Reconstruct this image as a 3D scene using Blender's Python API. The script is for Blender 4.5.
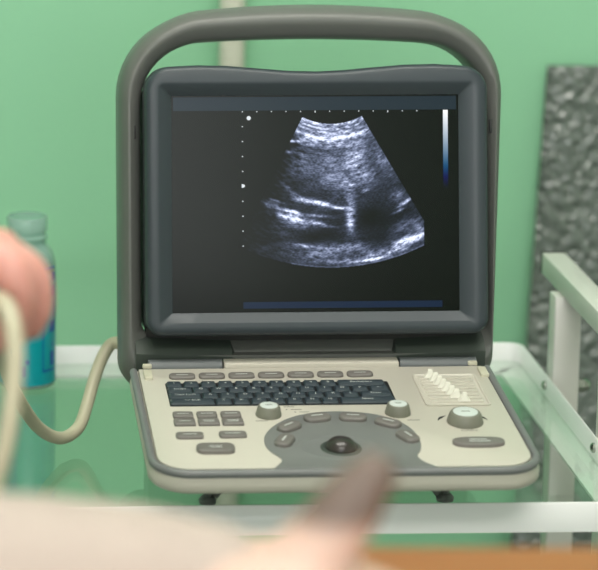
import bpy, bmesh, math, random
from mathutils import Vector, Matrix, noise
random.seed(4)
for o in list(bpy.data.objects):
    bpy.data.objects.remove(o)
S = bpy.context.scene
COL = S.collection
PI = math.pi
G = 0.65                                   # height of the trolley's glass shelf above the floor

# ------------------------------------------------------------------ camera, world, light, exposure
PITCH = math.atan(480 / 2600)
cd = bpy.data.cameras.new('camera')
cam = bpy.data.objects.new('camera', cd)
COL.objects.link(cam)
cam.location = (0, 0, G + 0.72)
cam.rotation_euler = (PI / 2 - PITCH, 0, 0)
cd.sensor_width = 36
cd.lens = 2600 / 598 * 36
cd.shift_x = (299 - 20) / 598
cd.shift_y = -(285 - 100) / 598
cd.clip_start = 0.05
cd.dof.use_dof = True
cd.dof.focus_distance = 2.22
cd.dof.aperture_fstop = 5.6
S.camera = cam

world = bpy.data.worlds.new('world')
S.world = world
world.use_nodes = True
world.node_tree.nodes['Background'].inputs[0].default_value = (0.85, 0.93, 1.0, 1)
world.node_tree.nodes['Background'].inputs[1].default_value = 0.25

def area(name, loc, rot, sx, sy, power, color=(1, 1, 1)):
    l = bpy.data.lights.new(name, 'AREA')
    l.shape = 'RECTANGLE'; l.size = sx; l.size_y = sy; l.energy = power; l.color = color
    o = bpy.data.objects.new(name, l); COL.objects.link(o)
    o.location = loc; o.rotation_euler = rot
    return o
area('ceiling_lamp_light', (0.2, 1.75, 2.60), (0, 0, 0), 1.5, 0.5, 9, (1.0, 0.98, 0.94))
area('ceiling_lamp_light', (0.2, -0.1, 2.60), (0, 0, 0), 1.5, 0.5, 12, (1.0, 0.98, 0.94))
area('front_fill_light', (-0.4, -1.55, 1.35), (PI / 2, 0, 0), 2.4, 1.5, 42, (0.96, 0.98, 1.0))  # unseen fill added behind the camera for frontal light; no window is built
S.view_settings.view_transform = 'Standard'
S.view_settings.look = 'None'
S.view_settings.gamma = 1
S.view_settings.use_curve_mapping = False
S.view_settings.exposure = 0.45

# ------------------------------------------------------------------ materials
def lin(c):
    c = c / 255
    return c / 12.92 if c <= 0.04045 else ((c + 0.055) / 1.055) ** 2.4
def rgb(r, g, b): return (lin(r), lin(g), lin(b), 1)

def mat(name, col, rough=0.5, metal=0.0, var=0.04, vscale=30, bump=0.0, bscale=400, coat=0.0, spec=0.5, sss=0.0, emit=None, estr=1.0, alpha=None):
    m = bpy.data.materials.new(name); m.use_nodes = True
    nt = m.node_tree; b = nt.nodes['Principled BSDF']
    b.inputs['Roughness'].default_value = rough
    b.inputs['Metallic'].default_value = metal
    b.inputs['Specular IOR Level'].default_value = spec
    b.inputs['Coat Weight'].default_value = coat
    tc = nt.nodes.new('ShaderNodeTexCoord')
    nz = nt.nodes.new('ShaderNodeTexNoise'); nz.inputs['Scale'].default_value = vscale; nz.inputs['Detail'].default_value = 4
    nt.links.new(tc.outputs['Object'], nz.inputs['Vector'])
    mx = nt.nodes.new('ShaderNodeMix'); mx.data_type = 'RGBA'
    c = rgb(*col)
    mx.inputs[6].default_value = tuple(x * (1 - var) for x in c[:3]) + (1,)
    mx.inputs[7].default_value = tuple(min(1, x * (1 + var)) for x in c[:3]) + (1,)
    nt.links.new(nz.outputs['Fac'], mx.inputs[0])
    nt.links.new(mx.outputs[2], b.inputs['Base Color'])
    if bump:
        n2 = nt.nodes.new('ShaderNodeTexNoise'); n2.inputs['Scale'].default_value = bscale
        nt.links.new(tc.outputs['Object'], n2.inputs['Vector'])
        bp = nt.nodes.new('ShaderNodeBump'); bp.inputs['Strength'].default_value = bump; bp.inputs['Distance'].default_value = 0.001
        nt.links.new(n2.outputs['Fac'], bp.inputs['Height']); nt.links.new(bp.outputs['Normal'], b.inputs['Normal'])
    if sss:
        b.inputs['Subsurface Weight'].default_value = sss
        b.inputs['Subsurface Radius'].default_value = (0.01, 0.004, 0.002)
        b.inputs['Subsurface Scale'].default_value = 0.6
    if emit:
        b.inputs['Emission Color'].default_value = rgb(*emit)
        b.inputs['Emission Strength'].default_value = estr
    return m

def glassy(name, tint, ior=1.5, gloss_rough=0.02, body=None, body_w=0.0):
    m = bpy.data.materials.new(name); m.use_nodes = True
    nt = m.node_tree; nt.nodes.clear()
    out = nt.nodes.new('ShaderNodeOutputMaterial')
    tr = nt.nodes.new('ShaderNodeBsdfTransparent'); tr.inputs[0].default_value = rgb(*tint)
    gl = nt.nodes.new('ShaderNodeBsdfGlossy'); gl.inputs['Roughness'].default_value = gloss_rough
    fr = nt.nodes.new('ShaderNodeFresnel'); fr.inputs['IOR'].default_value = ior
    ge = nt.nodes.new('ShaderNodeNewGeometry')          # thin sheet: same reflectance from both sides
    mr = nt.nodes.new('ShaderNodeMapRange'); mr.inputs[3].default_value = ior; mr.inputs[4].default_value = 1 / ior
    nt.links.new(ge.outputs['Backfacing'], mr.inputs[0]); nt.links.new(mr.outputs[0], fr.inputs['IOR'])
    mx = nt.nodes.new('ShaderNodeMixShader')
    src = tr
    if body:
        df = nt.nodes.new('ShaderNodeBsdfDiffuse'); df.inputs[0].default_value = rgb(*body)
        m2 = nt.nodes.new('ShaderNodeMixShader'); m2.inputs[0].default_value = body_w
        nt.links.new(tr.outputs[0], m2.inputs[1]); nt.links.new(df.outputs[0], m2.inputs[2]); src = m2
    nt.links.new(fr.outputs[0], mx.inputs[0]); nt.links.new(src.outputs[0], mx.inputs[1]); nt.links.new(gl.outputs[0], mx.inputs[2])
    nt.links.new(mx.outputs[0], out.inputs[0])
    return m

M = dict(
    wall=mat('green_wall_paint', (144, 202, 163), 0.45, var=0.03, vscale=2.5, bump=0.15, bscale=60),
    plain=mat('pale_plaster', (205, 212, 200), 0.8),
    floor=mat('grey_floor_tile', (120, 125, 118), 0.4, var=0.12, vscale=6),
    white=mat('white_enamel', (240, 240, 240), 0.28, var=0.02, coat=0.2),
    post=mat('white_square_tube', (212, 209, 204), 0.35, var=0.03),
    frame=mat('grey_green_plastic', (97, 99, 95), 0.42, var=0.03, bump=0.05, bscale=1500),
    bezel=mat('slate_plastic', (50, 58, 64), 0.42, var=0.03, bump=0.06, bscale=2000),
    black=mat('black_plastic', (22, 24, 24), 0.5),
    dark=mat('dark_recess', (60, 68, 62), 0.55),
    cream=mat('cream_plastic', (193, 188, 176), 0.45, var=0.02),
    bump=mat('grey_rubber', (112, 114, 114), 0.45, var=0.03),
    palm=mat('grey_palm_plastic', (120, 122, 120), 0.42, var=0.03),
    btn=mat('grey_rubber_button', (112, 108, 104), 0.5, var=0.04),
    hinge=mat('grey_hinge_plastic', (108, 112, 114), 0.45),
    key=mat('blue_black_key', (44, 55, 62), 0.42, var=0.05),
    well=mat('key_gap', (20, 24, 27), 0.6),
    ink=mat('pale_print', (205, 208, 205), 0.5),
    dink=mat('dark_print', (95, 95, 88), 0.6),
    blk_ink=mat('black_print', (35, 36, 36), 0.5),
    knob=mat('grey_green_knob', (120, 120, 108), 0.45),
    knobtop=mat('pale_knob_top', (205, 212, 208), 0.4),
    slider=mat('white_slider', (226, 224, 212), 0.4),
    ball=mat('dark_trackball', (52, 46, 44), 0.3, coat=0.2),
    steel=mat('steel', (170, 172, 165), 0.2, metal=1.0),
    cable=mat('beige_cable', (182, 176, 152), 0.45, var=0.06, vscale=60),
    skin=mat('skin', (208, 150, 138), 0.5, var=0.06, vscale=40, sss=0.15),
    skin2=mat('pale_skin', (204, 172, 158), 0.55, var=0.05, vscale=40, sss=0.15),
    sleeve=mat('pale_sleeve', (176, 162, 153), 0.9, var=0.05, bump=0.3, bscale=300),
    orange=mat('orange_vinyl', (160, 98, 52), 0.5, var=0.1, vscale=12),
    gel=mat('teal_gel', (0, 150, 160), 0.3, var=0.05, sss=0.0),
    blue=mat('blue_print', (8, 84, 160), 0.4),
    glass=glassy('green_glass', (246, 251, 247), 1.5),
    clear=glassy('clear_plastic', (228, 242, 238), 1.3, 0.1, (200, 222, 216), 0.30),
    latch=mat('cream_latch', (196, 192, 172), 0.4),
)
def panel_lamp():
    m = mat('lamp_panel', (240, 240, 235), 0.6, emit=(255, 250, 240), estr=6.0); return m
M['lamp'] = panel_lamp()

# ------------------------------------------------------------------ mesh helpers
def new_obj(name, bm, mats, parent=None, smooth=None, recalc=True):
    if recalc: bmesh.ops.recalc_face_normals(bm, faces=bm.faces)
    me = bpy.data.meshes.new(name); bm.to_mesh(me); bm.free()
    if not isinstance(mats, (list, tuple)): mats = [mats]
    for m in mats: me.materials.append(m)
    o = bpy.data.objects.new(name, me); COL.objects.link(o)
    if smooth is not None:
        for p in me.polygons: p.use_smooth = True
        if smooth < 180: me.set_sharp_from_angle(angle=math.radians(smooth))
    if parent: o.parent = parent
    return o
def empty(name, loc, rz=0.0, label=None, cat=None, group=None):
    o = bpy.data.objects.new(name, None); COL.objects.link(o); o.location = loc; o.rotation_euler = (0, 0, rz)
    o.empty_display_size = 0.05
    tag(o, label, cat, group)
    return o
def tag(o, label, cat, group=None):
    if label: o['label'] = label
    if cat: o['category'] = cat
    if group: o['group'] = group
def structure(o): o['kind'] = 'structure'; return o

def box(bm, x0, x1, y0, y1, z0, z1, F=None, bev=0.0, mi=0):
    F = F or (lambda a, b, c: Vector((a, b, c)))
    vs = [bm.verts.new(F(x, y, z)) for x in (x0, x1) for y in (y0, y1) for z in (z0, z1)]
    q = [(0, 1, 3, 2), (4, 6, 7, 5), (0, 4, 5, 1), (2, 3, 7, 6), (0, 2, 6, 4), (1, 5, 7, 3)]
    fs = [bm.faces.new([vs[i] for i in f]) for f in q]
    for f in fs: f.material_index = mi
    if bev:
        es = list({e for f in fs for e in f.edges})
        bmesh.ops.bevel(bm, geom=es, offset=bev, segments=2, affect='EDGES', profile=0.5)

def rrect(x0, x1, y0, y1, r, k=6, m=6):
    """rounded rectangle, counter-clockwise; r may be 4 radii (bl, br, tr, tl); every call gives 4*(k+1+m-1) points"""
    if not isinstance(r, (list, tuple)): r = (r,) * 4
    cs = [(x0 + r[0], y0 + r[0], r[0], PI), (x1 - r[1], y0 + r[1], r[1], 1.5 * PI), (x1 - r[2], y1 - r[2], r[2], 0), (x0 + r[3], y1 - r[3], r[3], 0.5 * PI)]
    pts = []
    for i, (cx, cy, rr, a0) in enumerate(cs):
        arc = [(cx + rr * math.cos(a0 + j * PI / 2 / k), cy + rr * math.sin(a0 + j * PI / 2 / k)) for j in range(k + 1)]
        pts += arc
        nx = cs[(i + 1) % 4]
        e = (nx[0] + nx[2] * math.cos(nx[3]), nx[1] + nx[2] * math.sin(nx[3]))
        s = arc[-1]
        pts += [(s[0] + (e[0] - s[0]) * t / m, s[1] + (e[1] - s[1]) * t / m) for t in range(1, m)]
    return pts
def inset(pts, d):
    n = len(pts); out = []
    for i in range(n):
        a, b, c = Vector(pts[i - 1]), Vector(pts[i]), Vector(pts[(i + 1) % n])
        t = Vector((0, 0))
        if (b - a).length > 1e-7: t += (b - a).normalized()
        if (c - b).length > 1e-7: t += (c - b).normalized()
        if t.length < 1e-6: out.append(tuple(b)); continue
        t.normalize(); nrm = Vector((-t.y, t.x)); out.append(tuple(b + nrm * d))
    return out
def loft(bm, loops, cap0=False, cap1=False, closed=True, ring=False, mi=0):
    L = [[bm.verts.new(p) for p in lp] for lp in loops]
    n = len(L[0]); rng = range(n if closed else n - 1)
    pairs = list(zip(L, L[1:])) + ([(L[-1], L[0])] if ring else [])
    for A, B in pairs:
        for i in rng:
            j = (i + 1) % n
            try: bm.faces.new((A[i], A[j], B[j], B[i])).material_index = mi
            except ValueError: pass
    if cap0: bm.faces.new(L[0]).material_index = mi
    if cap1: bm.faces.new(L[-1]).material_index = mi
    return L
def pad(bm, F, pts, h0, h1, bev, mi=0, steps=2):
    """raised pad on frame F with a rounded top rim"""
    lp = [[F(x, y, h0) for x, y in pts]]
    for s in range(steps + 1):
        a = s / steps * PI / 2
        q = inset(pts, bev * (1 - math.cos(a)))
        lp.append([F(x, y, h1 - bev * 0.8 * (1 - math.sin(a))) for x, y in q])
    loft(bm, lp, cap0=True, cap1=True, mi=mi)
def revolve(bm, F, cx, cy, prof, n=28, mi=0, cap0=True, cap1=True, ang=0.0):
    lp = [[F(cx + r * math.cos(2 * PI * i / n + ang), cy + r * math.sin(2 * PI * i / n + ang), h) for i in range(n)] for r, h in prof]
    loft(bm, lp, cap0=cap0, cap1=cap1, mi=mi)
def tube(bm, pts, radii, n=12, caps=True):
    pts = [Vector(p) for p in pts]
    if not isinstance(radii, (list, tuple)): radii = [radii] * len(pts)
    t0 = (pts[1] - pts[0]).normalized()
    up = Vector((0, 0, 1)) if abs(t0.z) < 0.9 else Vector((1, 0, 0))
    nrm = t0.cross(up).normalized(); loops = []
    for i, p in enumerate(pts):
        t = (pts[min(i + 1, len(pts) - 1)] - pts[max(i - 1, 0)]).normalized()
        nrm = (nrm - t * nrm.dot(t)).normalized(); b = t.cross(nrm)
        loops.append([p + (nrm * math.cos(2 * PI * k / n) + b * math.sin(2 * PI * k / n)) * radii[i] for k in range(n)])
    loft(bm, loops, cap0=caps, cap1=caps)
def spline(pts, per=8):
    P = [Vector(p) for p in pts]; P = [P[0] * 2 - P[1]] + P + [P[-1] * 2 - P[-2]]; out = []
    for i in range(1, len(P) - 2):
        for s in range(per):
            t = s / per
            out.append(0.5 * ((2 * P[i]) + (P[i + 1] - P[i - 1]) * t + (2 * P[i - 1] - 5 * P[i] + 4 * P[i + 1] - P[i + 2]) * t * t + (3 * P[i] - P[i - 1] - 3 * P[i + 1] + P[i + 2]) * t ** 3))
    out.append(P[-2]); return out
def limb(bm, pts, per=6):
    """closed tapering limb, pts = (x, y, z, radius); round ends"""
    sp = spline([Vector(p) for p in [Vector(q[:3]) for q in pts]], per)
    rs = []
    for i in range(len(pts) - 1):
        for s in range(per): rs.append(pts[i][3] + (pts[i + 1][3] - pts[i][3]) * s / per)
    rs.append(pts[-1][3])
    d0 = (sp[0] - sp[1]).normalized(); d1 = (sp[-1] - sp[-2]).normalized()
    A = [(sp[0] + d0 * rs[0] * math.sin(a), rs[0] * math.cos(a)) for a in (1.45, 1.1, 0.7, 0.35)]
    B = [(sp[-1] + d1 * rs[-1] * math.sin(a), rs[-1] * math.cos(a)) for a in (0.35, 0.7, 1.1, 1.45)]
    tube(bm, [p for p, r in A] + sp + [p for p, r in B], [r for p, r in A] + rs + [r for p, r in B], 16)
def body(name, bm, m, parent=None, voxel=0.002, smooth=8):
    o = new_obj(name, bm, m, parent, smooth=180)
    r = o.modifiers.new('Remesh', 'REMESH'); r.mode = 'VOXEL'; r.voxel_size = voxel; r.use_smooth_shade = True
    s = o.modifiers.new('Smooth', 'SMOOTH'); s.factor = 0.5; s.iterations = smooth
    return o

_tc = {}
def text_geo(s):
    if s not in _tc:
        cu = bpy.data.curves.new('t', 'FONT'); cu.body = s; cu.size = 1; cu.align_x = 'CENTER'; cu.align_y = 'CENTER'; cu.resolution_u = 2
        ob = bpy.data.objects.new('t', cu); COL.objects.link(ob)
        me = bpy.data.meshes.new_from_object(ob.evaluated_get(bpy.context.evaluated_depsgraph_get()))
        _tc[s] = ([tuple(v.co) for v in me.vertices], [tuple(p.vertices) for p in me.polygons])
        bpy.data.objects.remove(ob); bpy.data.curves.remove(cu); bpy.data.meshes.remove(me)
    return _tc[s]
def text(bm, F, s, cx, cy, h, size, mi=1, sx=1.0):
    v, f = text_geo(s)
    vs = [bm.verts.new(F(cx + a[0] * size * sx, cy + a[1] * size, h)) for a in v]
    for q in f:
        try: bm.faces.new([vs[i] for i in q]).material_index = mi
        except ValueError: pass

# ------------------------------------------------------------------ the room
RX0, RX1, RY0, RY1, RZ = -2.2, 2.4, -1.6, 2.85, 2.65
def slab(name, a, m):
    bm = bmesh.new(); box(bm, *a); return structure(new_obj(name, bm, m))
slab('floor', (RX0 - .1, RX1 + .1, RY0 - .1, RY1 + .1, -0.1, 0), M['floor'])
slab('ceiling', (RX0 - .1, RX1 + .1, RY0 - .1, RY1 + .1, RZ, RZ + .1), M['plain'])
slab('wall_back', (RX0 - .1, RX1 + .1, RY1, RY1 + .1, 0, RZ), M['wall'])
slab('wall_front', (RX0 - .1, RX1 + .1, RY0 - .1, RY0, 0, RZ), M['plain'])
slab('wall_left', (RX0 - .1, RX0, RY0, RY1, 0, RZ), M['plain'])
slab('wall_right', (RX1, RX1 + .1, RY0, RY1, 0, RZ), M['plain'])
for y in (1.75, -0.1):
    t = empty('ceiling_lamp', (0.2, y, RZ), 0, 'white ceiling light panel ' + ('above the trolley' if y > 1 else 'behind the couch, towards the front wall'), 'lamp')
    bm = bmesh.new(); box(bm, -.78, .78, -.28, .28, -0.035, 0); new_obj('lamp_housing', bm, M['white'], t)
    bm = bmesh.new(); box(bm, -.74, .74, -.24, .24, -0.04, -0.0355); new_obj('diffuser', bm, M['lamp'], t)

# off-white pipe running up the wall
bm = bmesh.new()
tube(bm, [(0.233, 2.822, 0.0), (0.233, 2.822, RZ)], 0.0143, 20)
o = new_obj('wall_pipe', bm, mat('off_white_pipe', (205, 205, 190), 0.35), smooth=60)
tag(o, 'off-white vertical pipe running up the green wall behind the carrying handle', 'pipe')

# dark mottled sheet leaning on the wall
def foil_mat():
    m = mat('dark_mottled_sheet', (98, 106, 101), 0.3, var=0.2, vscale=40)
    nt = m.node_tree; b = nt.nodes['Principled BSDF']
    tc = nt.nodes['Texture Coordinate']
    vo = nt.nodes.new('ShaderNodeTexVoronoi'); vo.inputs['Scale'].default_value = 105; vo.feature = 'SMOOTH_F1'
    nt.links.new(tc.outputs['Object'], vo.inputs['Vector'])
    bp = nt.nodes.new('ShaderNodeBump'); bp.inputs['Strength'].default_value = 1.0; bp.inputs['Distance'].default_value = 0.008
    nt.links.new(vo.outputs['Distance'], bp.inputs['Height']); nt.links.new(bp.outputs['Normal'], b.inputs['Normal'])
    b.inputs['Roughness'].default_value = 0.2
    b.inputs['Coat Weight'].default_value = 0.4; b.inputs['Specular IOR Level'].default_value = 1.0
    return m
bm = bmesh.new()
nx, nz = 30, 70
front = []
for j in range(nz + 1):
    row = []
    t = j / nz
    xl = 0.535 + (0.5817 - 0.533) * t
    for i in range(nx + 1):
        s = i / nx
        x = xl + s * 0.42
        z = t * 0.885
        y = 2.765 + 0.068 * t + 0.0025 * noise.noise(Vector((x * 25, z * 25, 0)))
        row.append(Vector((x, y, z)))
    front.append(row)
loft(bm, front, closed=False)
bk = [[p + Vector((0, 0.006, 0)) for p in r] for r in front]
loft(bm, bk, closed=False)
for edge in ([r[0] for r in front], [r[-1] for r in front], front[0], front[-1]):
    loft(bm, [edge, [p + Vector((0, 0.006, 0)) for p in edge]], closed=False)
bmesh.ops.remove_doubles(bm, verts=bm.verts, dist=1e-5)
o = new_obj('mottled_sheet', bm, foil_mat(), smooth=180)
tag(o, 'dark grey glossy dimpled sheet leaning against the green wall at right', 'sheet')

# ------------------------------------------------------------------ the trolley
TY = math.radians(1.6)
trolley = empty('trolley', (0.496, 2.486, 0), TY, 'white enamelled metal trolley with glass shelf and raised side rail carrying the ultrasound machine', 'trolley')
W, D = 0.76, 0.474
I3 = lambda a, b, c: Vector((a, b, c))
def tray(zg, name):
    bm = bmesh.new()
    o0 = rrect(-W, 0, -D, 0, 0.016)
    i0 = inset(o0, 0.0022)
    led = inset(o0, 0.026)
    lp = [(o0, -0.005), (o0, 0.0192), (inset(o0, 0.0006), 0.020), (inset(o0, 0.0016), 0.020), (i0, 0.0192), (i0, -0.0025), (led, -0.0025), (led, -0.005)]
    loft(bm, [[Vector((x, y, zg + h - 0.0025)) for x, y in p] for p, h in lp], ring=True)
    return new_obj(name, bm, M['white'], trolley, smooth=40)
tray(G, 'tray_frame')
tray(0.22, 'lower_tray_frame')
def plate(zg, name):
    bm = bmesh.new()
    o0 = inset(rrect(-W, 0, -D, 0, 0.016), 0.0035)
    loft(bm, [[Vector((x, y, zg - 0.0045)) for x, y in o0], [Vector((x, y, zg)) for x, y in o0]], cap0=True, cap1=True)
    return new_obj(name, bm, M['glass'], trolley)
plate(G, 'glass_shelf')
plate(0.22, 'lower_glass_shelf')
def post(x0, x1, yc):
    bm = bmesh.new(); box(bm, x0, x1, yc - 0.0125, yc + 0.0125, 0.05, G + 0.097, bev=0.0015)
    new_obj('post', bm, M['post'], trolley, smooth=40)
for sx in (1, -1):
    x0, x1 = (0.0015, 0.0265) if sx > 0 else (-W - 0.0265, -W - 0.0015)
    for yc in (-0.116, -0.305):
        post(x0, x1, yc)
        bm = bmesh.new()
        X = (lambda a: a) if sx > 0 else (lambda a: -W - a)
        # bolt through lip and post, dome nut outside
        Fb = lambda a, b, c: Vector((X(c), yc + a, G + 0.008 + b))
        revolve(bm, Fb, 0, 0, [(0.0045, -0.0022), (0.0045, -0.004), (0.003, -0.0055), (0.0008, -0.006)], 16)
        revolve(bm, Fb, 0, 0, [(0.0025, -0.003), (0.0025, 0.03)], 12)
        revolve(bm, Fb, 0, 0, [(0.0055, 0.027), (0.0055, 0.0285)], 18)
        revolve(bm, Fb, 0, 0, [(0.0072, 0.0285), (0.0072, 0.034)], 6)
        revolve(bm, Fb, 0, 0, [(0.0066, 0.034), (0.0062, 0.037), (0.0046, 0.0395), (0.0018, 0.041), (0.0003, 0.0413)], 18)
        new_obj('bolt', bm, M['steel'], trolley, smooth=40)
        bm = bmesh.new()
        cx = (x0 + x1) / 2
        Fc = lambda a, b, c: Vector((cx + c, yc + a, b))
        revolve(bm, Fc, 0, 0.025, [(0.02, -0.01), (0.025, -0.007), (0.025, 0.007), (0.02, 0.01)], 20)
        box(bm, cx - 0.008, cx + 0.008, yc - 0.008, yc + 0.008, 0.03, 0.06)
        new_obj('caster', bm, M['black'], trolley, smooth=40)
    bm = bmesh.new(); box(bm, x0 + 0.0055 * sx + 0.0012, x1 + 0.0055 * sx - 0.0012, -0.46, -0.038, G + 0.0975, G + 0.118, bev=0.0015)
    r = new_obj('side_rail', bm, M['post'], trolley, smooth=40)
    bm = bmesh.new(); box(bm, x0 + 0.0055 * sx + 0.0008, x1 + 0.0055 * sx - 0.0010, -0.0378, -0.035, G + 0.097, G + 0.119, bev=0.0006)
    new_obj('end_plug', bm, M['black'], r)

# ------------------------------------------------------------------ the ultrasound machine
MY = math.radians(2.0)
mach = empty('ultrasound_machine', (0.2514, 2.178, G), MY, 'portable grey and cream ultrasound machine with lit scan screen, keyboard and carrying handle', 'ultrasound machine')
SL = math.radians(5.1); LE = math.radians(10.5)
def CF(u, w, h):      # console frame, mm
    u, w, h = u / 1000, w / 1000, h / 1000
    return Vector((u, w * math.cos(SL) - h * math.sin(SL), 0.084 + w * math.sin(SL) + h * math.cos(SL)))
def SF(a, b, h):      # screen frame, mm, h towards the viewer
    a, b, h = a / 1000, b / 1000, h / 1000
    return Vector((a, -0.008 + b * math.sin(LE) - h * math.cos(LE), 0.1086 + b * math.cos(LE) + h * math.sin(LE)))
def P(name, bm, m, smooth=40, parent=None): return new_obj(name, bm, M[m] if isinstance(m, str) else m, parent or mach, smooth)

# carrying-handle frame (ring around the display)
def arch(pts, x_half, amp, top):
    out = []
    for x, y in pts:
        if y > top - 40:
            k = max(0, 1 - ((x - 3) / x_half) ** 2); y = y + amp * k * max(0, min(1, (y - (top - 40)) / 40))
        out.append((x, y))
    return out
fo = arch(rrect(-162.5, 178, -48, 283, (26, 26, 72, 72), 12, 10), 125, 8.5, 283)
fo = [(x - (11 * max(0, 1 - y / 250) if x > 100 else 0), y) for x, y in fo]
fi = arch(rrect(-143.5, 160, 0, 257.5, (14, 14, 54, 54), 12, 10), 110, 4, 257.5)
def mixp(t): return [(a[0] + (b[0] - a[0]) * t, a[1] + (b[1] - a[1]) * t) for a, b in zip(fo, fi)]
prof = [(0.0, -78), (0.0, -50), (0.03, -44), (0.12, -37), (0.3, -31), (0.40, -29.2), (0.48, -29), (0.62, -30.5), (0.85, -35), (0.96, -39), (1.0, -44), (1.0, -74), (0.9, -80), (0.1, -82)]
bm = bmesh.new()
loft(bm, [[SF(x, y, h) for x, y in mixp(t)] for t, h in prof], ring=True)
P('handle_frame', bm, 'frame', 35)
# display housing behind the screen, filling the frame
bm = bmesh.new()
hb = rrect(-141.5, 158, 1, 222, 12, 6, 6)
loft(bm, [[SF(x, y, -72) for x, y in hb], [SF(x, y, -46) for x, y in hb], [SF(x, y, -44) for x, y in inset(hb, 3)]], cap0=True, cap1=True)
P('rear_panel', bm, 'dark')
# display body + bezel
def wave(pts):
    out = []
    for x, y in pts:
        if y > 215:
            c = (x - 4) / 148
            y += 3.0 * math.cos(min(1, abs(c) / 0.95) * 2 * PI * 0.72 + PI) * (0.5 + 0.5 * min(1, (y - 215) / 15)) 
        out.append((x, y))
    return out
B0 = wave(rrect(-142.5, 155, 4, 235, (14, 14, 20, 20), 8, 10))
B0b = wave(rrect(-140.5, 153, 6, 233, (14, 14, 20, 20), 8, 10))
Bi = rrect(-132, 146, 12, 224, (4, 4, 6, 6), 8, 10)
Bj = rrect(-130, 141, 15.5, 221, 3, 8, 10)
Bk = rrect(-119.5, 130.5, 23.5, 211.5, 0.6, 8, 10)
bm = bmesh.new()
loft(bm, [[SF(x, y, h) for x, y in p] for p, h in [(B0b, -43.5), (B0, -30), (B0, -6), (inset(B0, 0.8), -3), (inset(B0, 2.5), -0.9), (inset(B0, 5), 0), (Bi, 0.3), (Bj, -0.2), (Bk, -7.5), (Bk, -10.5)]], cap0=True, cap1=False)
P('screen_bezel', bm, 'bezel', 32)
# display panel
disp = mat('display_panel', (9, 16, 12), 0.22, var=0.0, spec=0.18)
bm = bmesh.new()
pl = rrect(-119.5, 130.5, 23.5, 211.5, 0.6, 8, 10)
loft(bm, [[SF(x, y, -10.4) for x, y in pl], [SF(x, y, -8.2) for x, y in pl]], cap0=True, cap1=True)
display = P('display', bm, disp)
def emis(name, col, s=1.0):
    return mat(name, (9, 16, 12), 0.22, var=0.0, spec=0.18, emit=col, estr=s)
def sx_(x): return (x - 172) * 0.8705 - 118.7       # picture column / row on the display to mm
def sy_(y): return 211.0 - (y - 96) * 0.868
# top and bottom status bars
def rectp(x0, x1, y0, y1, h=-8.05):
    bm = bmesh.new()
    loft(bm, [[SF(sx_(x), sy_(y), h - 0.1) for x, y in ((x0, y1), (x1, y1), (x1, y0), (x0, y0))], [SF(sx_(x), sy_(y), h) for x, y in ((x0, y1), (x1, y1), (x1, y0), (x0, y0))]], cap0=True, cap1=True)
    return bm
P('status_bar', rectp(173, 456, 97, 110.5), emis('bar_blue', (38, 52, 64), 0.55), None, display)
P('status_bar', rectp(242, 441, 301.5, 308), emis('bar_navy', (22, 42, 74), 0.5), None, display)
# tick marks
tick = emis('tick_white', (225, 230, 235), 0.8)
def dot(bm, x, y, r, n=10):
    vs = [bm.verts.new(SF(sx_(x + r * math.cos(2 * PI * i / n)), sy_(y + r * math.sin(2 * PI * i / n))  , -7.85)) for i in range(n)]
    bm.faces.new(vs)
def bar(bm, x0, x1, y0, y1):
    bm.faces.new([bm.verts.new(SF(sx_(x), sy_(y)  , -7.85)) for x, y in ((x0, y1), (x1, y1), (x1, y0), (x0, y0))])
for i in range(13):
    x = 242 + i * 14.55; hh = 1.4 if i % 5 == 0 and i else 0.6
    bm = bmesh.new(); bar(bm, x - 0.45, x + 0.45, 111.5 - 0.4, 111.5 + hh)
    P('scale_tick', bm, tick, None, display)
for i in range(1, 10):
    if i == 5: continue
    bm = bmesh.new(); bar(bm, 241.4, 242.6, 111.5 + i * 14.9 - 0.5, 111.5 + i * 14.9 + 0.5)
    P('scale_tick', bm, tick, None, display)
bm = bmesh.new(); dot(bm, 248.4, 118, 2.1, 16); P('probe_marker', bm, tick, None, display)
bm = bmesh.new(); bm.faces.new([bm.verts.new(SF(sx_(x), sy_(y)  , -7.85)) for x, y in ((241, 187.6), (243.4, 187), (244.4, 185.6), (243.4, 184.2), (241, 183.6))]); P('focus_marker', bm, tick, None, display)

def attr_mat(name, s):
    m = mat(name, (9, 16, 12), 0.22, var=0.0, spec=0.18)
    nt = m.node_tree; a = nt.nodes.new('ShaderNodeAttribute'); a.attribute_name = 'scan'
    b = nt.nodes['Principled BSDF']
    nt.links.new(a.outputs['Color'], b.inputs['Emission Color']); b.inputs['Emission Strength'].default_value = s
    return m
def screen_grid(name, xs, ys, fn, m, keep):
    idx = {}; verts = []; cols = []; faces = []
    for j, y in enumerate(ys):
        for i, x in enumerate(xs):
            if keep(x, y):
                idx[(i, j)] = len(verts); verts.append(SF(sx_(x), sy_(y), -7.95)); cols.append(fn(x, y))
    for j in range(len(ys) - 1):
        for i in range(len(xs) - 1):
            q = [idx.get(k) for k in ((i, j + 1), (i + 1, j + 1), (i + 1, j), (i, j))]
            if None not in q: faces.append(q)
            elif sum(v is None for v in q) == 1: faces.append([v for v in q if v is not None])
    me = bpy.data.meshes.new(name); me.from_pydata(verts, [], faces); me.materials.append(m)
    ca = me.color_attributes.new('scan', 'FLOAT_COLOR', 'POINT')
    flat = []
    for c in cols: flat += [c[0], c[1], c[2], 1]
    ca.data.foreach_set('color', flat)
    o = bpy.data.objects.new(name, me); COL.objects.link(o); o.parent = display
    return o
FC = (331.0, 60.0)
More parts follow.
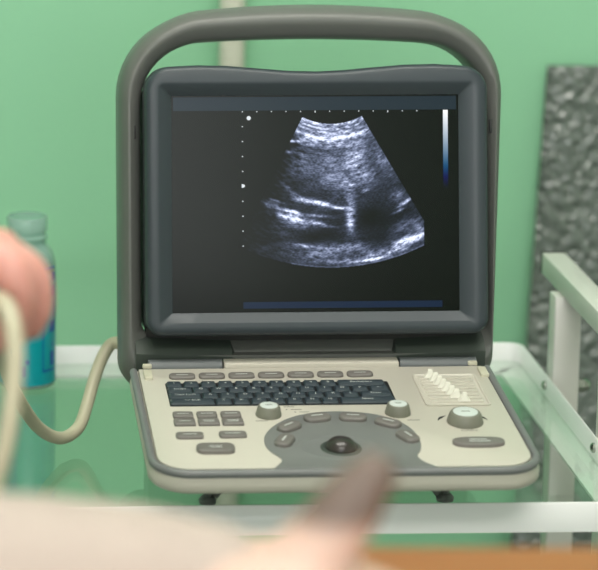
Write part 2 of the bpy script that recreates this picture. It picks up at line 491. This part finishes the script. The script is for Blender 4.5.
BL = [  # x, y, length, thickness, tilt (deg, down to the right), amount
    (355, 158, 9, 13, 0, .42), (366, 176, 9, 8, 0, .22), (337, 183, 17, 13, 0, .20), (330, 160, 24, 16, 0, .12), (382, 160, 6, 18, -30, .12),
    (350, 208, 4.5, 17, 0, .34), (349, 222, 3.5, 9, 0, .38), (365, 191, 4, 1.5, -15, .4), (352, 185, 3, 2, 0, .3),
    (309, 201.5, 12, 2.2, 9, .75), (322, 204, 7, 2.0, 12, .75), (339, 208, 7, 1.5, 5, .65), (300, 198, 10, 1.5, 25, .3),
    (291, 211.5, 9, 1.6, 16, .95), (288, 217, 12, 3.4, 18, .62), (297, 222, 14, 6, 8, .34), (313, 222.5, 9, 1.6, 8, .6), (318, 216, 12, 1.3, 6, .35),
    (271, 205, 9, 3, 22, .34), (276, 201, 6, 1.2, 20, .25), (287, 188, 10, 2.5, 42, .2), (325, 226, 8, 1.6, 8, .25),
    (303, 245.5, 12, 1.6, 6, .42), (330, 249, 26, 5, 0, .26), (315, 258, 22, 7, 4, .2), (352, 247, 14, 4, -4, .2),
    (370, 260, 13, 1.7, -8, .75), (370, 255, 18, 4, -8, .3), (350, 262, 20, 3, 0, .22),
    (412, 239, 12, 2.8, -18, .85), (404, 243, 14, 5, -14, .45), (395, 252, 13, 4, -16, .35), (418, 230, 9, 5, -25, .32), (405, 225, 14, 5, -25, .2),
    (404, 203, 7, 1.6, -32, .7), (398, 211, 6, 1.3, -28, .4), (397, 195, 8, 6, -40, .15), (300, 165, 12, 12, 0, .08), (288, 152, 5, 2, 0, .2), (294, 141, 12, 1.6, 0, .5),
    (375, 217, 16, 20, 0, -.08), (318, 236, 20, 6, 0, -.08), (300, 180, 14, 12, 0, -.07), (328, 192, 9, 5, 0, -.08)]
BL = [(a, b, c, d, math.cos(math.radians(e)), math.sin(math.radians(e)), f) for a, b, c, d, e, f in BL]
def scan(x, y):
    dx, dy = x - FC[0], y - FC[1]; r = math.hypot(dx, dy); th = math.atan2(dx, dy); deg = math.degrees(th)
    arc = th * r
    r -= 12
    n1 = noise.noise(Vector((arc * 0.42, r * 1.05, 3.1)))
    n2 = noise.noise(Vector((arc * 0.16, r * 0.42, 8.7)))
    n3 = noise.noise(Vector((x * 0.05, y * 0.07, 1.7)))
    v = 0.10 + 0.05 * n3
    fade = max(0.0, min(1.0, (deg + 25 + 6 * n2) / 10)); v *= 0.12 + 0.88 * fade if r > 66 else 1
    v += 0.10 * math.exp(-((r - 95) / 28) ** 2) * fade
    for cx, cy, l, t, c, s, a in BL:
        px, py = x - cx, y - cy; u = px * c + py * s; w = -px * s + py * c
        e = (u / l) ** 2 + (w / t) ** 2
        if e < 6: v += a * math.exp(-e) * (1 + 0.5 * n2)
    # near field bands
    if r < 78:
        b = 0
        for rc, wd, am in ((53, 2.2, .45), (57.5, 1.3, .28), (61, 1.6, .35), (66.5, 2.2, .62), (71, 1.6, .3), (75, 3, .22)):
            b += am * math.exp(-((r - rc) / wd) ** 2)
        if r < 70: b += 0.16
        b *= 1 - 0.45 * max(0, min(1, (abs(deg) - 18) / 8)) * (r > 60)
        v += b * (1 + 0.6 * n2)
    v *= 1 + 0.72 * n1 + 0.45 * n2
    v = max(0.0, v)
    if deg < -27: v = 0
    if r > 194.5 and x > 290: v += 0.12
    v = v * 1.06
    g = 0.85 * min(1.0, v * 1.05) ** 1.75
    t = min(1, v)
    return (g * (0.48 + 0.38 * t), g * (0.63 + 0.30 * t), g * 1.18)
def keep(x, y):
    r = math.hypot(x - FC[0], y - FC[1])
    if r < 64 or r > 208 or x > 423.4: return False
    if (x - 362.5) > (y - 118) * 61 / 104: return False
    deg = math.degrees(math.atan2(x - FC[0], y - FC[1]))
    return deg > -27
st = 0.55
xs = [240 + st * i for i in range(int(186 / st))]; ys = [110 + st * i for i in range(int(160 / st))]
screen_grid('scan_image', xs, ys, scan, attr_mat('scan_emission', 1.0), keep)
def gray(x, y):
    t = (y - 111) / 78
    return (max(0, 1 - 1.35 * t) ** 1.6, max(0, 1 - 1.15 * t) ** 1.6, max(0, 1 - 0.98 * t) ** 1.5)
screen_grid('gray_scale_bar', [442.8, 444.4, 446, 447.6], [111 + i * 2 for i in range(41)], gray, attr_mat('bar_emission', 0.8), lambda x, y: True)

# black cavity, hinge shoulders and covers between display and console
bm = bmesh.new(); box(bm, -140, 150, 30, 50, -20, 26, CF); P('hinge_cavity', bm, 'black')
for sgn in (-1, 1):
    bm = bmesh.new()
    c = 3
    prf = [(12, -20), (12, 3), (20, 10), (34, 13), (34, -20)]
    xo, xi, xb = (-150, -66, -60) if sgn < 0 else (156, 78, 72)
    loft(bm, [[CF(xo, w, h + 4 if h > 0 else h) for w, h in prf], [CF(xi, w, h) for w, h in prf], [CF(xb, w, min(h, -2)) for w, h in prf]], cap0=True, cap1=True)
    P('hinge_shoulder', bm, 'dark', 30)
    bm = bmesh.new()
    xo, xi = (-140, -76) if sgn < 0 else (146, 79)
    n = 16
    loft(bm, [[CF(x, 5 + 6.5 * math.cos(2 * PI * i / n), -2.5 + 6.5 * math.sin(2 * PI * i / n)) for i in range(n)] for x in (xo, xi)], cap0=True, cap1=True)
    P('hinge_cover', bm, 'hinge', 40)
bm = bmesh.new(); pad(bm, CF, rrect(-74.5, 77.5, -4, 9, 1.2), -14, 3.2, 0.8); P('hinge_ledge', bm, 'cream')

# console: outline symmetric about 0
CO = rrect(-157, 157, -227, 2, (34, 34, 9, 9), 10, 12)
top = inset(CO, 7.5)
bm = bmesh.new()
loft(bm, [[CF(x, y, h) for x, y in p] for p, h in [(inset(CO, 2), -5), (top, -5), (inset(CO, 7.8), -0.4), (inset(CO, 8.5), 0)]], cap0=True, cap1=True)
P('console_top', bm, 'cream', 30)
bm = bmesh.new()
hump = [(math.cos(a * PI / 8), math.sin(a * PI / 8)) for a in range(9)]
open_ix = [i for i, (x, y) in enumerate(CO) if True]
# bumper strip: around left, front and right sides only
start = next(i for i, (x, y) in enumerate(CO) if x < 0 and y < 0 and abs(x + 157) < 1e-6)
lps = []
for c, s in hump:
    q = inset(CO, 3.4 - 3.4 * c)
    lps.append([(x, y, -2.8 + 3.4 * s) for x, y in q])
lps = [[(x, y, -5.2) for x, y in inset(CO, 0.8)]] + lps + [[(x, y, -8) for x, y in inset(CO, 7.4)]]
keepi = [i for i, (x, y) in enumerate(CO) if y < -4]
# order the kept indices so the run is continuous: left side going down, front, right side going up
n = len(CO)
st_i = next(i for i in keepi if ((i - 1) % n) not in keepi)
order = []
i = st_i
while i in keepi and len(order) < n: order.append(i); i = (i + 1) % n
loft(bm, [[CF(*lp[i]) for i in order] for lp in lps], closed=False)
P('bumper_strip', bm, 'bump', 60)
bm = bmesh.new()
loft(bm, [[CF(x, y, h) for x, y in p] for p, h in [(inset(CO, 3), -4), (inset(CO, 1.6), -5.5), (inset(CO, 0.2), -12), (inset(CO, 0.4), -16.5), (inset(CO, 2.5), -19), (inset(CO, 8), -20.5), (inset(CO, 30), -24), (inset(CO, 50), -34)]], cap0=True, cap1=True)
P('lower_shell', bm, 'cream', 40)
# rear body resting on the glass
bm = bmesh.new()
loft(bm, [[Vector((x / 1000, y / 1000, z)) for x, y in rrect(-138, 146, 12, 72, 8)] for z in (0.0, 0.09)], cap0=True, cap1=True)
P('rear_body', bm, 'frame', 40)
for x0 in (-100, 98):
    bm = bmesh.new()
    a, b = Vector((x0 / 1000, -0.130, 0.052)), Vector((x0 / 1000, -0.115, 0.004))
    tube(bm, [a, b], [0.0035, 0.0035], 12)
    s = 1 if x0 < 0 else -1
    tube(bm, [Vector((x0 / 1000 + s * 0.038, -0.125, 0.050)), Vector((x0 / 1000 + s * 0.006, -0.115, 0.006))], 0.003, 10)
    revolve(bm, lambda p, q, h: Vector((p, q, h)), x0 / 1000, -0.115, [(0.007, 0.0), (0.0075, 0.003), (0.005, 0.006)], 18)
    P('support_foot', bm, 'bump', 40)

# palm panel
pp = [(-60, -223), (-51.8, -208), (-52.9, -199), (-57, -191), (-60.2, -180), (-60.6, -168), (-58.4, -155), (-52.5, -142), (-45, -131), (-36, -121.5), (-26, -114.5), (-14, -109.6), (-2, -107.3), (12, -107), (24, -109), (36, -113), (46, -119.5), (54.5, -128), (60.5, -139), (64, -151), (65.3, -164), (64.8, -177), (62, -189), (58.2, -198), (58.5, -206), (62, -213), (70, -223)]
pp = [(p.x, p.y) for p in spline([Vector((a, b, 0)) for a, b in pp], 4)][::-1]
bm = bmesh.new(); pad(bm, CF, pp, -1, 1.0, 0.7); P('palm_panel', bm, 'palm', 30)
bm = bmesh.new()
for dx, rr, h in ((0, 26, 1.02),):
    lp = [[CF(-1 + r * 1.15 * math.cos(2 * PI * i / 36), -183 + r * 0.82 * math.sin(2 * PI * i / 36), hh) for i in range(36)] for r, hh in ((30, 1.0), (27.5, 1.5), (25, 1.15), (18, 1.1))]
    loft(bm, lp, cap1=True)
P('trackball_surround', bm, 'palm', 60)
bm = bmesh.new()
lp = [[CF(-1 + r * math.cos(2 * PI * i / 32), -184 + r * math.sin(2 * PI * i / 32), hh) for i in range(32)] for r, hh in ((16.5, 1.2), (15.5, 2.0), (13.6, 2.0), (13.2, 1.3))]
loft(bm, lp, cap1=True)
P('trackball_ring', bm, 'dark', 60)
bm = bmesh.new()
revolve(bm, CF, -1, -184, [(12.6 * math.cos(a), 1.0 + 9.5 * math.sin(a)) for a in [j * PI / 2 / 8 for j in range(8)]] + [(0.3, 10.5)], 28)
P('trackball', bm, 'ball', 180)
# six oval buttons on the arch
for (u, w, ang) in ((-44.5, -171, 66), (-37, -142, 40), (-11.5, -124, 12), (18, -124, -8), (45, -136, -36), (56, -165, -66)):
    bm = bmesh.new(); ca, sa = math.cos(math.radians(ang)), math.sin(math.radians(ang))
    Fr = lambda x, y, h: CF(u + x * ca - y * sa, w + x * sa + y * ca, h)
    pad(bm, Fr, rrect(-11.5, 11.5, -7, 7, 6.6, 6, 2), 0.8, 4.6, 2.4, steps=4)
    box(bm, -5, 5, -0.2, 1.2, 4.68, 4.72, Fr, mi=1)
    P('oval_button', bm, [M['btn'], M['ink']], 40)

# keyboard
bm = bmesh.new(); pad(bm, CF, rrect(-129.5, 61, -91.5, -40, 1.5), -0.8, 0.35, 0.3); P('keyboard_tray', bm, 'well')
PT = 14.6
def key(u0, u1, w1, label, sz=4.6, dep=11.6):
    bm = bmesh.new(); g = 0.35
    w1 -= 2.5; w0 = w1 - dep
    A = rrect(u0 + g, u1 - g, w0, w1 - 0.2, 0.8, 2, 1)
    Bp = rrect(u0 + g + 1.0, u1 - g - 1.0, w0 + 2.2, w1 - 0.9, 1.0, 2, 1)
    loft(bm, [[CF(x, y, 0.3) for x, y in A], [CF(x, y, 1.2) for x, y in A], [CF(x, y, 2.6) for x, y in Bp]], cap0=True, cap1=True)
    c = (u0 + u1) / 2
    text(bm, CF, label, c, (w0 + w1) / 2 + 0.8, 2.66, sz, 1)
    P('key', bm, [M['key'], M['ink']], 30)
r1, r2, r3, r4 = -38.2, -50.9, -63.5, -76.2
for i, ch in enumerate('1234567890'): key(-129 + i * PT, -129 + (i + 1) * PT - 1.2, r1, ch)
key(-129 + 10 * PT, 57.5, r1, 'Backspace')
key(-129, -108, r2, 'Escape', 3.8)
for i, ch in enumerate('QWERTYUIOP'): key(-107.6 + i * 15.0, -107.6 + (i + 1) * 15.0 - 1.2, r2, ch)
key(42.6, 58.6, r2, '<-', 4.5)
key(-129, -101.5, r3, 'Caps Lock', 4.2)
for i, ch in enumerate('ASDFGHJKL'): key(-101 + i * 14.85, -101 + (i + 1) * 14.85 - 1.2, r3, ch)
key(32.8, 59.4, r3, 'Enter', 4.4)
key(-129, -91.6, r4, '<> Shift', 4.2)
for i, ch in enumerate('ZXCVBNM'): key(-91 + i * 14.9, -91 + (i + 1) * 14.9 - 1.2, r4, ch)
key(13.8, 60.2, r4, 'Space', 4.4)

# function buttons
def soft(u, w, a, b, r, name='function_button', h=2.6, bar_w=0.5, trap=0.0, two=False, m='btn'):
    bm = bmesh.new()
    q = rrect(-a, a, -b, b, r, 5, 2)
    q = [(x * (1 - trap * (y / b)), y) for x, y in q]
    Fr = lambda x, y, hh: CF(u + x, w + y, hh)
    rim = inset(q, -0.9)
    pad(bm, Fr, q, -0.5, h, 1.5, steps=3)
    box(bm, -a * bar_w, a * bar_w, 0.6 if two else -0.4, 1.5 if two else 0.5, h + 0.02, h + 0.08, Fr, mi=1)
    if two: box(bm, -a * bar_w * 0.8, a * bar_w * 0.9, -1.9, -1.1, h + 0.02, h + 0.08, Fr, mi=1)
    P(name, bm, [M[m], M['ink']], 40)
for i in range(7): soft(-113.5 + i * 25.55, -26.4 + i * 0.3, 11.2, 5.6, 4.2, bar_w=0.45)
for c in range(3):
    soft(-121 + c * 19.8, -112.5, 8.4, 5.6, 2.2, bar_w=0.6)
    soft(-121 + c * 19.8, -128, 8.8, 6.2, 1.6, bar_w=0.55, two=(c > 0))
soft(-119.5, -155.5, 11.2, 5.6, 3, bar_w=0.5); soft(-84.5, -154.5, 11.2, 5.6, 3, bar_w=0.55)
soft(-101.5, -183.5, 15.4, 8.4, 6.5, 'wide_button', 3.6, 0.35, two=True)
# bean-shaped key below the big knob
bm = bmesh.new()
q = []
for i in range(40):
    a = 2 * PI * i / 40
    x = 21 * math.copysign(abs(math.cos(a)) ** 0.7, math.cos(a)); y = 9.6 * math.copysign(abs(math.sin(a)) ** 0.8, math.sin(a))
    if y > 0: y *= 0.75
    q.append((x, y + 1))
Fr = lambda x, y, h: CF(111.5 + x, -176 + y, h)
pad(bm, Fr, q, -0.5, 3.2, 1.4, steps=3)
box(bm, -7, 7, 1.6, 3, 3.25, 3.3, Fr, mi=1); box(bm, -8, 9, -2.4, -1.2, 3.25, 3.3, Fr, mi=1)
P('freeze_button', bm, [M['btn'], M['ink']], 40)
# knobs
def knob(u, w, r, h, name='knob'):
    bm = bmesh.new(); n = 48
    def ring(rr, hh, k): return [CF(u + (rr + (k if i % 2 else 0)) * math.cos(2 * PI * i / n), w + (rr + (k if i % 2 else 0)) * math.sin(2 * PI * i / n), hh) for i in range(n)]
    loft(bm, [ring(r * 1.0, -0.3, 0), ring(r * 1.0, 1.0, 0.15), ring(r * 0.86, h - 1.2, 0.15), ring(r * 0.8, h, 0), ring(r * 0.70, h + 0.1, 0)], cap0=True, cap1=True)
    k = P(name, bm, 'knob', 40)
    bm = bmesh.new(); revolve(bm, CF, u, w, [(r * 0.69, h), (r * 0.68, h + 0.5), (r * 0.62, h + 0.7)], 28)
    box(bm, u - r * 0.25, u + r * 0.25, w - 0.6, w + 0.6, h + 0.72, h + 0.76, CF, mi=1)
    new_obj('knob_cap', bm, [M['knobtop'], M['dink']], k, 40)
knob(-50, -112, 10.6, 8.6); knob(57.5, -111, 10.6, 8.6); knob(109.5, -131, 14.8, 9, 'gain_knob')
bm = bmesh.new()
for s in (-1, 1):      # black arc marks beside the big knob
    a0, a1 = (0.25, 0.95) if s > 0 else (PI - 0.95, PI - 0.25)
    k = 8
    o_ = []; i_ = []
    for j in range(k + 1):
        t = a0 + (a1 - a0) * j / k
        wd = 2.4 * (j / k if s < 0 else 1 - j / k) * 0 + (2.6 * (1 - abs(2 * (j / k) - 1)) + 0.5)
        o_.append(CF(108.5 + (21 + wd / 2) * math.cos(t), -131 + (17 + wd / 2) * math.sin(t), 0.15)); i_.append(CF(108.5 + (21 - wd / 2) * math.cos(t), -131 + (17 - wd / 2) * math.sin(t), 0.15))
    loft(bm, [o_, i_], closed=False)
    P('arc_mark', bm, 'blk_ink'); bm = bmesh.new()
text(bm, CF, 'GAIN', 109.5, -148.5, 0.12, 4.4, 0, 1.3)
P('printed_label', bm, 'dink')
for (u, w, l) in ((-31, -94.5, 9), (-25.5, -100.5, 9), (-19.5, -106, 8), (-57, -124, 10), (68, -125.5, 10)):
    bm = bmesh.new()
    box(bm, u - l / 2, u + l / 2, w - 0.5, w + 0.5, 0.02, 0.1, CF)
    if l < 10: box(bm, u - l / 2 - 4.2, u - l / 2 - 2.8, w - 0.7, w + 0.7, 0.02, 0.1, CF)
    P('printed_label', bm, 'dink')
# slider bank
bm = bmesh.new()
sb = rrect(84, 139, -97, -26, 4, 5, 4)
loft(bm, [[CF(x, y, h) for x, y in p] for p, h in [(sb, 0.05), (inset(sb, -0.1), 1.2), (inset(sb, 1.5), 1.3), (inset(sb, 2.6), 0.3)]], cap1=True)
P('slider_panel', bm, 'cream', 30)
for i in range(8):
    w = -34.5 - i * 7.6
    bm = bmesh.new(); pad(bm, CF, rrect(89, 134, w - 2.4, w + 2.4, 1.5, 3, 2), 0.2, 1.5, 0.7); P('slider_slot', bm, 'cream', 40)
    u = (98.5, 101.5, 103.6, 105.6, 107.8, 110, 112.4, 117.5)[i]
    bm = bmesh.new(); Fr = lambda x, y, h: CF(u + x, w + y, h)
    loft(bm, [[Fr(x, y, h) for x, y in rrect(-a, a, -b, b, 0.8, 2, 1)] for a, b, h in ((5.2, 2.6, 1.4), (4.6, 2.3, 2.6), (2.4, 1.5, 5.5), (2.0, 1.2, 8.2), (1.6, 0.9, 8.7))], cap0=True, cap1=True)
    P('slider', bm, 'slider', 40)
for u in (-142.5, 147):
    bm = bmesh.new(); pad(bm, CF, rrect(u - 3.6, u + 3.6, -32, -13, 1.5, 3, 2), -0.5, 2.6, 0.9); P('latch', bm, 'latch', 40)
    bm = bmesh.new(); pad(bm, CF, rrect(u - 3, u + 5, -4, 1, 1.5, 3, 2) if u < 0 else rrect(u - 9, u - 1, -4, 1, 1.5, 3, 2), -0.5, 2.6, 0.9); P('stop_pad', bm, 'latch', 40)
# tiny slots on the sides of the frame
for a, b, t in ((-150, 180, 0), (164.5, 183.5, 0)):
    bm = bmesh.new(); box(bm, a - 1.6, a + 1.6, b - 6, b + 6, -36, -31.5, SF, bev=0.0005); P('side_button', bm, 'black')

# ------------------------------------------------------------------ gel bottle
bot = empty('gel_bottle', (0.0068, 2.405, G), 0, 'open transparent bottle of blue-green ultrasound gel standing on the glass shelf at left', 'bottle')
bm = bmesh.new()
Fz = lambda a, b, c: Vector((a, b, c))
R = 0.0274
prof = [(0.024, 0.0005), (0.0262, 0.001), (R, 0.004), (R, 0.112), (0.0268, 0.121), (0.0245, 0.129), (0.021, 0.135), (0.0185, 0.138), (0.0185, 0.142), (0.0196, 0.143), (0.0196, 0.1455), (0.0178, 0.147), (0.0178, 0.150), (0.0192, 0.151), (0.0196, 0.163), (0.0186, 0.1645), (0.0172, 0.1645), (0.0168, 0.150), (0.0165, 0.137), (0.02, 0.131), (0.0255, 0.119), (R - 0.0015, 0.11), (R - 0.0015, 0.003)]
revolve(bm, Fz, 0, 0, prof, 40)
new_obj('bottle_shell', bm, M['clear'], bot, 50)
bm = bmesh.new()
revolve(bm, Fz, 0, 0, [(R - 0.004, 0.0012), (R + 0.00008, 0.0045), (R + 0.00008, 0.106), (R - 0.0024, 0.113), (0.0225, 0.1175), (0.015, 0.119)], 40)
new_obj('gel', bm, M['gel'], bot, 50)
# blue print wrapped on the side
bm = bmesh.new()
def wrap(a0, a1, z0, z1):      # angles in degrees, 0 = facing the viewer, + to the right
    k = max(2, int(abs(a1 - a0) / 4) + 1); lo = []; hi = []
    for j in range(k):
        t = math.radians(a0 + (a1 - a0) * j / (k - 1))
        x, y = (R + 0.0003) * math.sin(t), -(R + 0.0003) * math.cos(t)
        lo.append(Vector((x, y, z0))); hi.append(Vector((x, y, z1)))
    loft(bm, [lo, hi], closed=False)
for s in (0,):
    wrap(32, 34.5, 0.018, 0.118); wrap(32, 70, 0.017, 0.019); wrap(32, 70, 0.1165, 0.1185)
    wrap(52, 66, 0.022, 0.036); wrap(58, 62, 0.04, 0.045); wrap(50, 70, 0.055, 0.066); wrap(56, 70, 0.105, 0.113); wrap(50, 66, 0.09, 0.1); wrap(60, 63, 0.07, 0.088)
    wrap(-5, 4, 0.026, 0.03); wrap(-12, -4, 0.014, 0.024); wrap(-60, -20, 0.06, 0.1); wrap(-60, -15, 0.02, 0.05)
new_obj('printed_label', bm, M['blue'], bot, 60)

# ------------------------------------------------------------------ probe cable
cab = [(-0.0281, 1.3848, 0.8288), (-0.0172, 1.4236, 0.8741), (-0.0092, 1.4384, 0.8991), (-0.0046, 1.4533, 0.9245), (-0.0029, 1.4680, 0.9492), (-0.0053, 1.4811, 0.9649), (-0.0095, 1.4973, 0.9703), (-0.0157, 1.5171, 0.9675), (-0.0203, 1.5502, 0.9537),
       (-0.0179, 1.6075, 0.9336), (-0.0157, 1.7883, 0.8662), (-0.0110, 1.9773, 0.7885), (-0.0017, 2.0888, 0.7315), (0.0155, 2.1516, 0.6863), (0.0350, 2.1835, 0.6661), (0.0513, 2.2091, 0.6671), (0.0598, 2.2320, 0.6812), (0.0665, 2.2505, 0.6988), (0.0749, 2.2641, 0.7172), (0.0839, 2.2662, 0.7287), (0.0952, 2.2561, 0.7288), (0.1073, 2.2455, 0.7263)]
bm = bmesh.new(); tube(bm, spline(cab, 10), 0.0056, 14)
o = new_obj('probe_cable', bm, M['cable'], smooth=80)
tag(o, 'thick beige cable hanging from the fingers and looping over the glass to the machine', 'cable')

# ------------------------------------------------------------------ people
def px3(x, y, Z):      # a point Z metres along the line of sight, used only to lay out limb joints measured from life
    c, s = math.cos(PITCH), math.sin(PITCH)
    a, b = (x - 20) / 2600, (y - 100) / 2600
    return (a * Z, (c - b * s) * Z, 1.37 - (s + b * c) * Z)
def J(*L): return [px3(x, y, Z) + (r,) for x, y, Z, r in L]
op = empty('person', px3(-300, 120, 1.62), 0, 'person at left, only a bare hand in view, holding the beige cable in bent fingers', 'person')
def rel(root, pts): return [(p[0] - root.location.x, p[1] - root.location.y, p[2] - root.location.z, p[3]) for p in pts]
bm = bmesh.new()
limb(bm, rel(op, J((-420, 60, 1.66, .040), (-250, 160, 1.64, .034), (-130, 215, 1.62, .027), (-70, 238, 1.62, .027))))
limb(bm, rel(op, J((-130, 222, 1.61, .024), (-60, 248, 1.60, .021), (-8, 252, 1.585, .0125))))
limb(bm, rel(op, J((-130, 218, 1.625, .024), (-60, 245, 1.625, .02), (0, 248, 1.615, .0125))))
limb(bm, rel(op, J((-120, 222, 1.645, .022), (-60, 255, 1.645, .018), (2, 256, 1.64, .0115))))
limb(bm, rel(op, J((-12, 252, 1.583, .0125), (12, 270, 1.578, .0128), (20, 300, 1.582, .0115), (17, 326, 1.59, .0088))))
limb(bm, rel(op, J((-4, 248, 1.613, .0118), (32, 272, 1.607, .0102), (40, 306, 1.61, .0090), (33, 328, 1.615, .0072))))
limb(bm, rel(op, J((-2, 256, 1.64, .0108), (26, 288, 1.638, .0095), (30, 318, 1.64, .0085), (20, 334, 1.64, .0072))))
limb(bm, rel(op, J((-6, 264, 1.665, .0095), (20, 300, 1.668, .0085), (20, 325, 1.668, .0075), (6, 338, 1.665, .0065))))
limb(bm, rel(op, J((-90, 250, 1.59, .018), (-45, 285, 1.565, .0135), (-22, 318, 1.575, .0105), (-4, 340, 1.585, .0085))))
body('hand', bm, M['skin'], op, 0.0016, 10)
bm = bmesh.new(); limb(bm, rel(op, J((-760, -150, 1.70, .062), (-600, -40, 1.68, .055), (-420, 60, 1.66, .047), (-330, 112, 1.65, .044))))
body('sleeve', bm, M['white'], op, 0.004, 4)

pt = empty('person', px3(-200, 620, 1.25), 0, 'person in pale sleeve resting a blurred fist on the orange couch with the thumb raised', 'person')
bm = bmesh.new()
limb(bm, rel(pt, J((0, 600, 1.25, .034), (160, 596, 1.25, .030), (250, 596, 1.25, .029), (310, 600, 1.25, .028))))
limb(bm, rel(pt, J((220, 592, 1.26, .026), (300, 590, 1.27, .026), (352, 600, 1.275, .020))))
limb(bm, rel(pt, J((230, 605, 1.23, .024), (300, 610, 1.225, .024), (350, 618, 1.22, .018))))
for (yy, Z, r) in ((588, 1.285, .0125), (597, 1.262, .0125), (607, 1.238, .0118), (618, 1.214, .0108)):
    limb(bm, rel(pt, J((340, yy, Z, r * 1.1), (388, yy + 12, Z, r), (385, yy + 44, Z - .002, r * .9), (352, yy + 40, Z - .004, r * .8))))
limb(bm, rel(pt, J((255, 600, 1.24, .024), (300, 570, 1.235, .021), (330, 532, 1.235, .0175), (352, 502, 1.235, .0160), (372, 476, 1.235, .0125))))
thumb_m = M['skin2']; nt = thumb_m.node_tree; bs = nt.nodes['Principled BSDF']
# shade painted into the skin colour: grey-brown tone blended in up the thumb
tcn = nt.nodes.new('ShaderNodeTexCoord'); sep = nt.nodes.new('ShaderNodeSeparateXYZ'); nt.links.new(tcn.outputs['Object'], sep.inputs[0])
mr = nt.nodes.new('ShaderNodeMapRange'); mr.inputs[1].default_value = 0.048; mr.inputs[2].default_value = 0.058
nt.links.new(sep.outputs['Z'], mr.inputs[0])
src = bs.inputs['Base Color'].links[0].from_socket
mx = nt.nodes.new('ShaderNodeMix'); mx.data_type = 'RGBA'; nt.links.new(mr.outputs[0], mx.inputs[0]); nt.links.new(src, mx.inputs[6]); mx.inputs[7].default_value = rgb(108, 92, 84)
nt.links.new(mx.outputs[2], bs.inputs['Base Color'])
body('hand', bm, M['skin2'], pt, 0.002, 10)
bm = bmesh.new()
limb(bm, rel(pt, J((-560, 590, 1.22, .062), (-300, 592, 1.24, .055), (-60, 586, 1.25, .047), (110, 586, 1.25, .0405), (205, 594, 1.25, .036))))
s = body('sleeve', bm, M['sleeve'], pt, 0.004, 4)

# ------------------------------------------------------------------ examination couch
CT = 0.864
couch = empty('examination_couch', (0.0, 1.05, 0), 0, 'orange vinyl topped examination couch in the blurred foreground below the raised thumb', 'couch')
bm = bmesh.new()
box(bm, -1.3, 0.75, -0.33, 0.335, CT - 0.07, CT, bev=0.012)
new_obj('mattress', bm, M['orange'], couch, 50)
bm = bmesh.new(); box(bm, -1.28, 0.73, -0.31, 0.31, CT - 0.11, CT - 0.07); new_obj('couch_frame', bm, M['white'], couch)
for x in (-1.2, 0.65):
    for y in (-0.28, 0.28):
        bm = bmesh.new(); box(bm, x - .02, x + .02, y - .02, y + .02, 0, CT - 0.11); new_obj('leg', bm, M['white'], couch)
